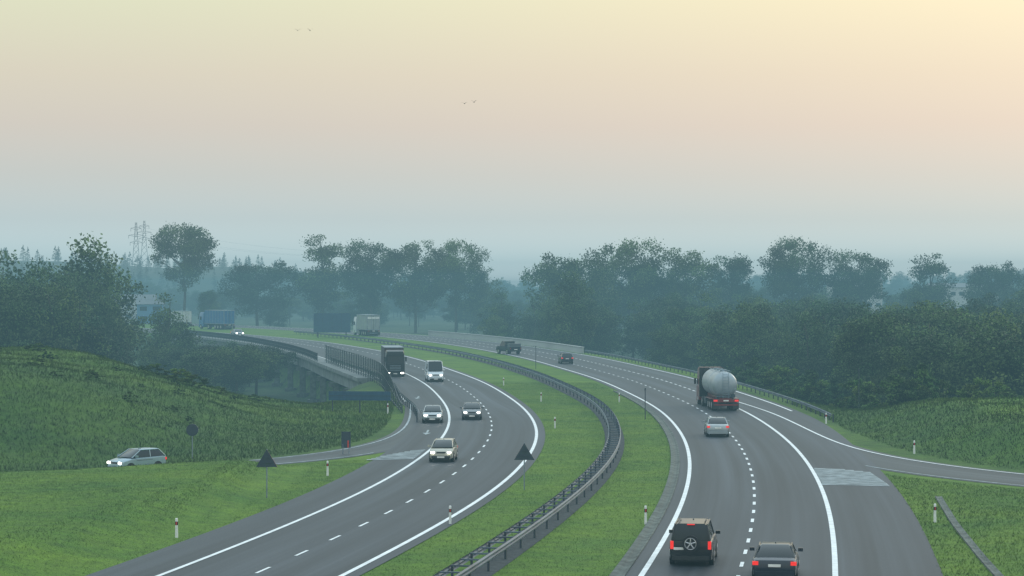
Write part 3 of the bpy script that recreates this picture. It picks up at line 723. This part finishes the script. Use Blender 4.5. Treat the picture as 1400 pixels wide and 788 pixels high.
b.box((0,-2.0,1.3),(1.75,.9,.5),P_grey); b.box((0,-.75,1.75),(1.5,.06,.08),M_black)
for s in(-1,1):
    for yy in(-1.55,1.6): b.cyl((s*.7,yy,.38),(s*.93,yy,.38),.44,n=18,mat=M_black); wheel(b,s*.94,yy,.37,.22)
    b.box((s*.8,-2.52,.85),(.14,.05,.22),M_tailoff); b.box((s*.7,2.42,.85),(.4,.06,.16),M_headoff)
b.box((0,-2.56,.55),(1.7,.12,.16),M_black); b.box((0,-2.63,.7),(.5,.02,.11),M_plate)
place(b,'pickup_truck',.6,379,hdR(380)-.25,False,5,1.2)
def cab(b,y0,pm,w=2.45,h=3.3,l=2.1,lit=True,low=None):
    low=low or pm; hw=w/2; yf=y0+l
    b.loft([[(s*hw*k,y,z) for s,k,z in ((1,1,.5),(1,1,1.9),(1,kk,zt-.25),(1,kk*.9,zt),(-1,kk*.9,zt),(-1,kk,zt-.25),(-1,1,1.9),(-1,1,.5))] for y,zt,kk,k in ((y0,h,.97,1),(yf-.5,h,.97,1),(yf-.12,h-.2,.93,1))],lambda i,j:pm,pm,pm)
    b.box((0,yf-.04,1.15),(w,.2,1.35),low); b.box((0,yf+.07,1.15),(w*.6,.03,.8),M_black)
    for k in range(4): b.box((0,yf+.09,.85+k*.2),(w*.58,.02,.05),M_steel)
    b.box((0,yf+.0,2.3),(w*.88,.1,.95),M_glass,top=(.96,1),shift=(0,-.06)); b.box((0,yf+.05,2.95),(w*.9,.35,.16),M_black)
    b.box((0,yf+.05,.48),(w,.3,.38),low)
    for s in(-1,1):
        b.box((s*hw*.74,yf+.21,.5),(.36,.03,.15),M_head if lit else M_headoff); b.box((s*(hw+.004),yf-.8,2.25),(.02,.8,.7),M_glass)
        b.box((s*(hw+.16),yf-.02,2.3),(.2,.12,.6),M_black); b.cyl((s*(hw-.35),yf-.85,.5),(s*(hw+.0),yf-.85,.5),.5,n=20,mat=M_tyre); b.cyl((s*hw,yf-.85,.5),(s*(hw+.02),yf-.85,.5),.28,n=16,mat=M_rim)
    b.box((0,yf+.2,.42),(.5,.02,.1),M_plate)
def axles(b,ys,w=2.4,r=.5):
    for y in ys:
        b.cyl((-w/2+.2,y,r),(w/2-.2,y,r),.08,n=8,mat=M_black)
        for s in(-1,1):
            b.cyl((s*(w/2-.55),y,r),(s*w/2,y,r),r,n=20,mat=M_tyre); b.cyl((s*w/2,y,r),(s*(w/2+.015),y,r),r*.55,n=14,mat=M_rim)
def rear(b,y,lit=True):
    b.box((0,y-.02,.95),(2.4,.1,.22),M_black); b.box((0,y-.0,.55),(2.2,.1,.12),M_steel); b.box((0,y-.08,.95),(.5,.02,.12),M_plate)
    for s in(-1,1): b.box((s*1.0,y-.09,.95),(.34,.05,.14),M_tail if lit else M_tailoff); b.box((s*1.0,y-.05,.45),(.5,.04,.6),M_black)
def boxtruck(name,x,y,hd,rev,body,pm,L=13.5,h=3.95,scale=1,stripe=None,lit=True):
    b=MB(); yr=-L/2; Lt=L-2.9
    b.box((0,yr+Lt/2,(1.15+h)/2),(2.5,Lt,h-1.15),body)
    b.box((0,yr+Lt/2,1.05),(1.0,Lt,.25),M_black)
    for zz in (1.18,h-.02): b.box((0,yr+Lt/2,zz),(2.56,Lt+.06,.1),M_steel)
    for yy in np.arange(yr+.05,yr+Lt,1.3):
        for s in(-1,1): b.box((s*1.256,yy,(1.15+h)/2),(.03,.07,h-1.3),M_steel)
    b.box((0,yr-.012,(1.15+h)/2),(.05,.02,h-1.3),M_black)
    for s in(-1,1):
        b.box((s*1.2,yr-.015,(1.15+h)/2),(.08,.03,h-1.3),M_steel); b.cyl((s*.4,yr-.03,1.25),(s*.4,yr-.03,h-.1),.025,n=6,mat=M_steel)
    if stripe: b.box((0,yr-.02,h-.55),(2.3,.02,.35),stripe)
    axles(b,[yr+1.6,yr+2.9,yr+4.2,yr+L-4.6]); rear(b,yr,lit); cab(b,L/2-2.3,pm,lit=lit,h=min(3.5,h-.3)); b.box((0,L/2-3.4,.8),(1.,2.2,.25),M_black)
    b.box((1.1,0,.7),(.5,1.6,.55),M_steel)
    return place(b,name,x,y,hd,rev,L,scale)
M_tarp=simple('grey_tarpaulin',(.26,.30,.30),.7,noise=.15,scale=.8); M_dred=simple('dark_tarpaulin',(.04,.015,.018),.7); M_tb=simple('blue_tarpaulin',(.012,.10,.27),.6)
boxtruck('box_truck',-15.2,286,hdL(290)+.02,True,M_dred,P_black,L=12,h=3.75)
boxtruck('box_truck',-32.5,515,hdR(515),False,M_tarp,P_white,scale=1.25,stripe=M_white,L=11,lit=False)
boxtruck('box_truck',-76,590,hdR(620)-.1,False,M_tb,P_blue,scale=1.3,L=12,lit=False)
boxtruck('box_truck',-93,628,hdR(640),False,M_wall,P_white,scale=1.15,L=9,lit=False)
M_tank=simple('tank_aluminium',(.32,.37,.41),.4,metal=.4,noise=.18,scale=.8)
b=MB(); L=13.5; yr=-L/2; zc=2.45; R=1.22
rings=[]
for y,r in ((yr+.25,.25),(yr+.3,.7),(yr+.45,1.0),(yr+.75,1.17),(yr+1.2,1.22),(yr+4,1.22),(yr+4.05,1.26),(yr+4.2,1.26),(yr+4.25,1.22),(yr+9,1.22),(yr+9.4,1.1),(yr+9.6,.6)):
    rings.append([(r*math.cos(a),y,zc+r*1.04*math.sin(a)) for a in np.linspace(0,2*math.pi,28,endpoint=False)])
b.loft(rings,lambda i,j:M_tank,M_tank,M_tank)
b.box((0,yr+5,1.15),(1.1,9.6,.3),P_red); b.box((0,yr+.9,1.35),(1.6,.3,.7),M_steeld); b.box((0,yr+.12,1.0),(2.45,.14,.3),P_red); b.box((0,yr+.1,.6),(2.3,.1,.14),P_red)
for s in(-1,1):
    b.box((s*1.0,yr+.02,1.0),(.36,.06,.16),M_tail); b.box((s*.95,yr+.1,.5),(.55,.04,.6),M_black)
    b.box((s*1.15,yr+2.9,1.12),(.4,4.2,.08),P_red); b.cyl((s*.28,yr+.12,1.2),(s*.28,yr+.3,3.65),.025,n=6,mat=M_steel)
    b.cyl((s*.5,yr+1,3.78),(s*.5,yr+8.6,3.78),.03,n=6,mat=M_steel)
    for k in range(8): b.cyl((s*.5,yr+1+k,3.55),(s*.5,yr+1+k,3.78),.02,n=5,mat=M_steel)
    b.box((s*1.0,yr+6.3,.75),(.5,1.3,.6),M_steeld)
for k in range(9): b.cyl((-.28,yr+.14,1.3+k*.27),(.28,yr+.14,1.3+k*.27),.02,n=5,mat=M_steel)
for yy in (2.2,4.6,7): b.cyl((0,yr+yy,3.65),(0,yr+yy,3.85),.3,n=16,mat=M_steel)
b.box((.7,yr+.2,1.45),(.35,.25,.35),M_steeld); b.cyl((-.9,yr+.2,1.35),(.5,yr+.2,1.35),.09,n=8,mat=M_steeld); b.box((0,yr+.03,1.0),(.5,.02,.12),M_plate)
axles(b,[yr+1.6,yr+2.9,yr+4.2,yr+L-4.4]); cab(b,L/2-2.3,P_red,h=3.75,low=P_red); b.box((0,L/2-3.3,.85),(1.,2.4,.3),M_black); b.box((0,L/2-2.4,2.3),(2.45,.2,2.9),P_black)
place(b,'tanker_truck',20.3,208,hdR(212)-.02,False,L,1,.02)

def bird(x,y,z,s,rz,up):
    b=MB()
    rings=[]
    for yy,r in ((-.5,.02),(-.35,.05),(-.1,.12),(.15,.12),(.3,.07),(.38,.075),(.46,.03),(.54,.005)):
        rings.append([(r*math.cos(a),yy,r*math.sin(a)) for a in np.linspace(0,2*math.pi,8,endpoint=False)])
    b.loft(rings,lambda i,j:M_black,M_black,M_black)
    for sd in(-1,1):
        b.add([(sd*.05,.2,.03),(sd*.05,-.2,.03),(sd*.5,-.12,.05+up*.5),(sd*.5,.25,.05+up*.5),(sd*1.0,-.18,up*.6),(sd*.95,.05,up*.6)],[(0,1,2,3),(3,2,4,5)],M_black)
    b.add([(-.03,-.45,0),(.03,-.45,0),(.09,-.7,0),(-.09,-.7,0)],[(0,1,2,3)],M_black)
    b.build('bird',(x,y,z),rz,s)
Yb=170
for px,py,u in ((407,42,.7),(424,42,.8),(635,142,.6),(648,140,.9)):
    bird((px-700)/3000*Yb,Yb,12-(py-390)/3000*Yb,.26,random.uniform(-.4,.4),u)

# ---------------------------------------------------------------- haze: two absorbing mist layers, thinner above; their emission stands in for scattered light
def mist(name,sig,col,z0,z1):
    m=bpy.data.materials.new(name); m.use_nodes=True; nt=m.node_tree; nt.nodes.clear()
    out=nt.nodes.new('ShaderNodeOutputMaterial'); ab=nt.nodes.new('ShaderNodeVolumeAbsorption'); em=nt.nodes.new('ShaderNodeEmission'); ad=nt.nodes.new('ShaderNodeAddShader')
    ab.inputs['Color'].default_value=(0,0,0,1); ab.inputs['Density'].default_value=sig
    em.inputs['Color'].default_value=(*col,1); em.inputs['Strength'].default_value=sig
    nt.links.new(ab.outputs[0],ad.inputs[0]); nt.links.new(em.outputs[0],ad.inputs[1]); nt.links.new(ad.outputs[0],out.inputs['Volume'])
    b=MB(); b.box((0,950,(z0+z1)/2),(3200,2300,z1-z0),m); b.build('haze')
mist('mist_low',.00095,lin(112,155,168),-40,15.5)
mist('mist_high',.00055,lin(140,176,186),15.52,34)

# ---------------------------------------------------------------- world / light / camera
w=bpy.data.worlds.new('World'); scene.world=w; w.use_nodes=True; nt=w.node_tree; nt.nodes.clear()
out=nt.nodes.new('ShaderNodeOutputWorld'); sky=nt.nodes.new('ShaderNodeTexSky'); sky.sky_type='NISHITA'; sky.sun_disc=False
sky.sun_elevation=math.radians(14); sky.sun_rotation=math.radians(38); sky.dust_density=3
b1=nt.nodes.new('ShaderNodeBackground'); b1.inputs['Strength'].default_value=.012; nt.links.new(sky.outputs[0],b1.inputs['Color'])
tc=nt.nodes.new('ShaderNodeTexCoord'); sp=nt.nodes.new('ShaderNodeSeparateXYZ'); nt.links.new(tc.outputs['Generated'],sp.inputs[0])
mr=nt.nodes.new('ShaderNodeMapRange'); mr.inputs[1].default_value=0; mr.inputs[2].default_value=.5; nt.links.new(sp.outputs['Z'],mr.inputs[0])
def ramp(stops):
    r=nt.nodes.new('ShaderNodeValToRGB'); e=r.color_ramp.elements
    e[0].position=stops[0][0]*2; e[0].color=(*stops[0][1],1); e[1].position=stops[-1][0]*2; e[1].color=(*stops[-1][1],1)
    for p,c in stops[1:-1]: x=e.new(p*2); x.color=(*c,1)
    nt.links.new(mr.outputs[0],r.inputs['Fac']); return r
top=(1.08,1.3,1.4)
rl=ramp([(0,lin(246,255,255)),(.012,lin(226,243,244)),(.03,lin(204,215,216)),(.05,lin(206,206,201)),(.072,lin(214,203,191)),(.095,lin(220,209,188)),(.128,lin(224,223,190)),(.25,(.85,.93,.80)),(.5,top)])
rr=ramp([(0,lin(248,255,255)),(.012,lin(228,243,243)),(.03,lin(208,216,215)),(.05,lin(214,208,201)),(.072,lin(224,205,191)),(.095,lin(232,213,189)),(.128,lin(246,230,192)),(.25,(1.05,1.0,.8)),(.5,top)])
mh=nt.nodes.new('ShaderNodeMapRange'); mh.interpolation_type='SMOOTHSTEP'; mh.inputs[1].default_value=-.22; mh.inputs[2].default_value=.26; nt.links.new(sp.outputs['X'],mh.inputs[0])
mx=nt.nodes.new('ShaderNodeMix'); mx.data_type='RGBA'; nt.links.new(mh.outputs[0],mx.inputs[0]); nt.links.new(rl.outputs[0],mx.inputs[6]); nt.links.new(rr.outputs[0],mx.inputs[7])
b2=nt.nodes.new('ShaderNodeBackground'); b2.inputs['Strength'].default_value=1.0; nt.links.new(mx.outputs[2],b2.inputs['Color'])
ad=nt.nodes.new('ShaderNodeAddShader'); nt.links.new(b1.outputs[0],ad.inputs[0]); nt.links.new(b2.outputs[0],ad.inputs[1]); nt.links.new(ad.outputs[0],out.inputs['Surface'])
sun=bpy.data.lights.new('sun','SUN'); sun.energy=.6; sun.angle=math.radians(14); sun.color=(1,.88,.72)
so=bpy.data.objects.new('sun',sun); scene.collection.objects.link(so)
az=math.radians(38);el=math.radians(20); d=Vector((math.sin(az)*math.cos(el),math.cos(az)*math.cos(el),math.sin(el)))
so.rotation_euler=(d).to_track_quat('Z','Y').to_euler(); so.location=(60,60,80)
cam=bpy.data.cameras.new('camera'); co=bpy.data.objects.new('camera',cam); scene.collection.objects.link(co); scene.camera=co
cam.sensor_width=36; cam.lens=36*3000/1400; cam.clip_start=.5; cam.clip_end=20000
co.location=(0,0,12); co.rotation_euler=(math.radians(90)-math.atan(4/3000),0,0)
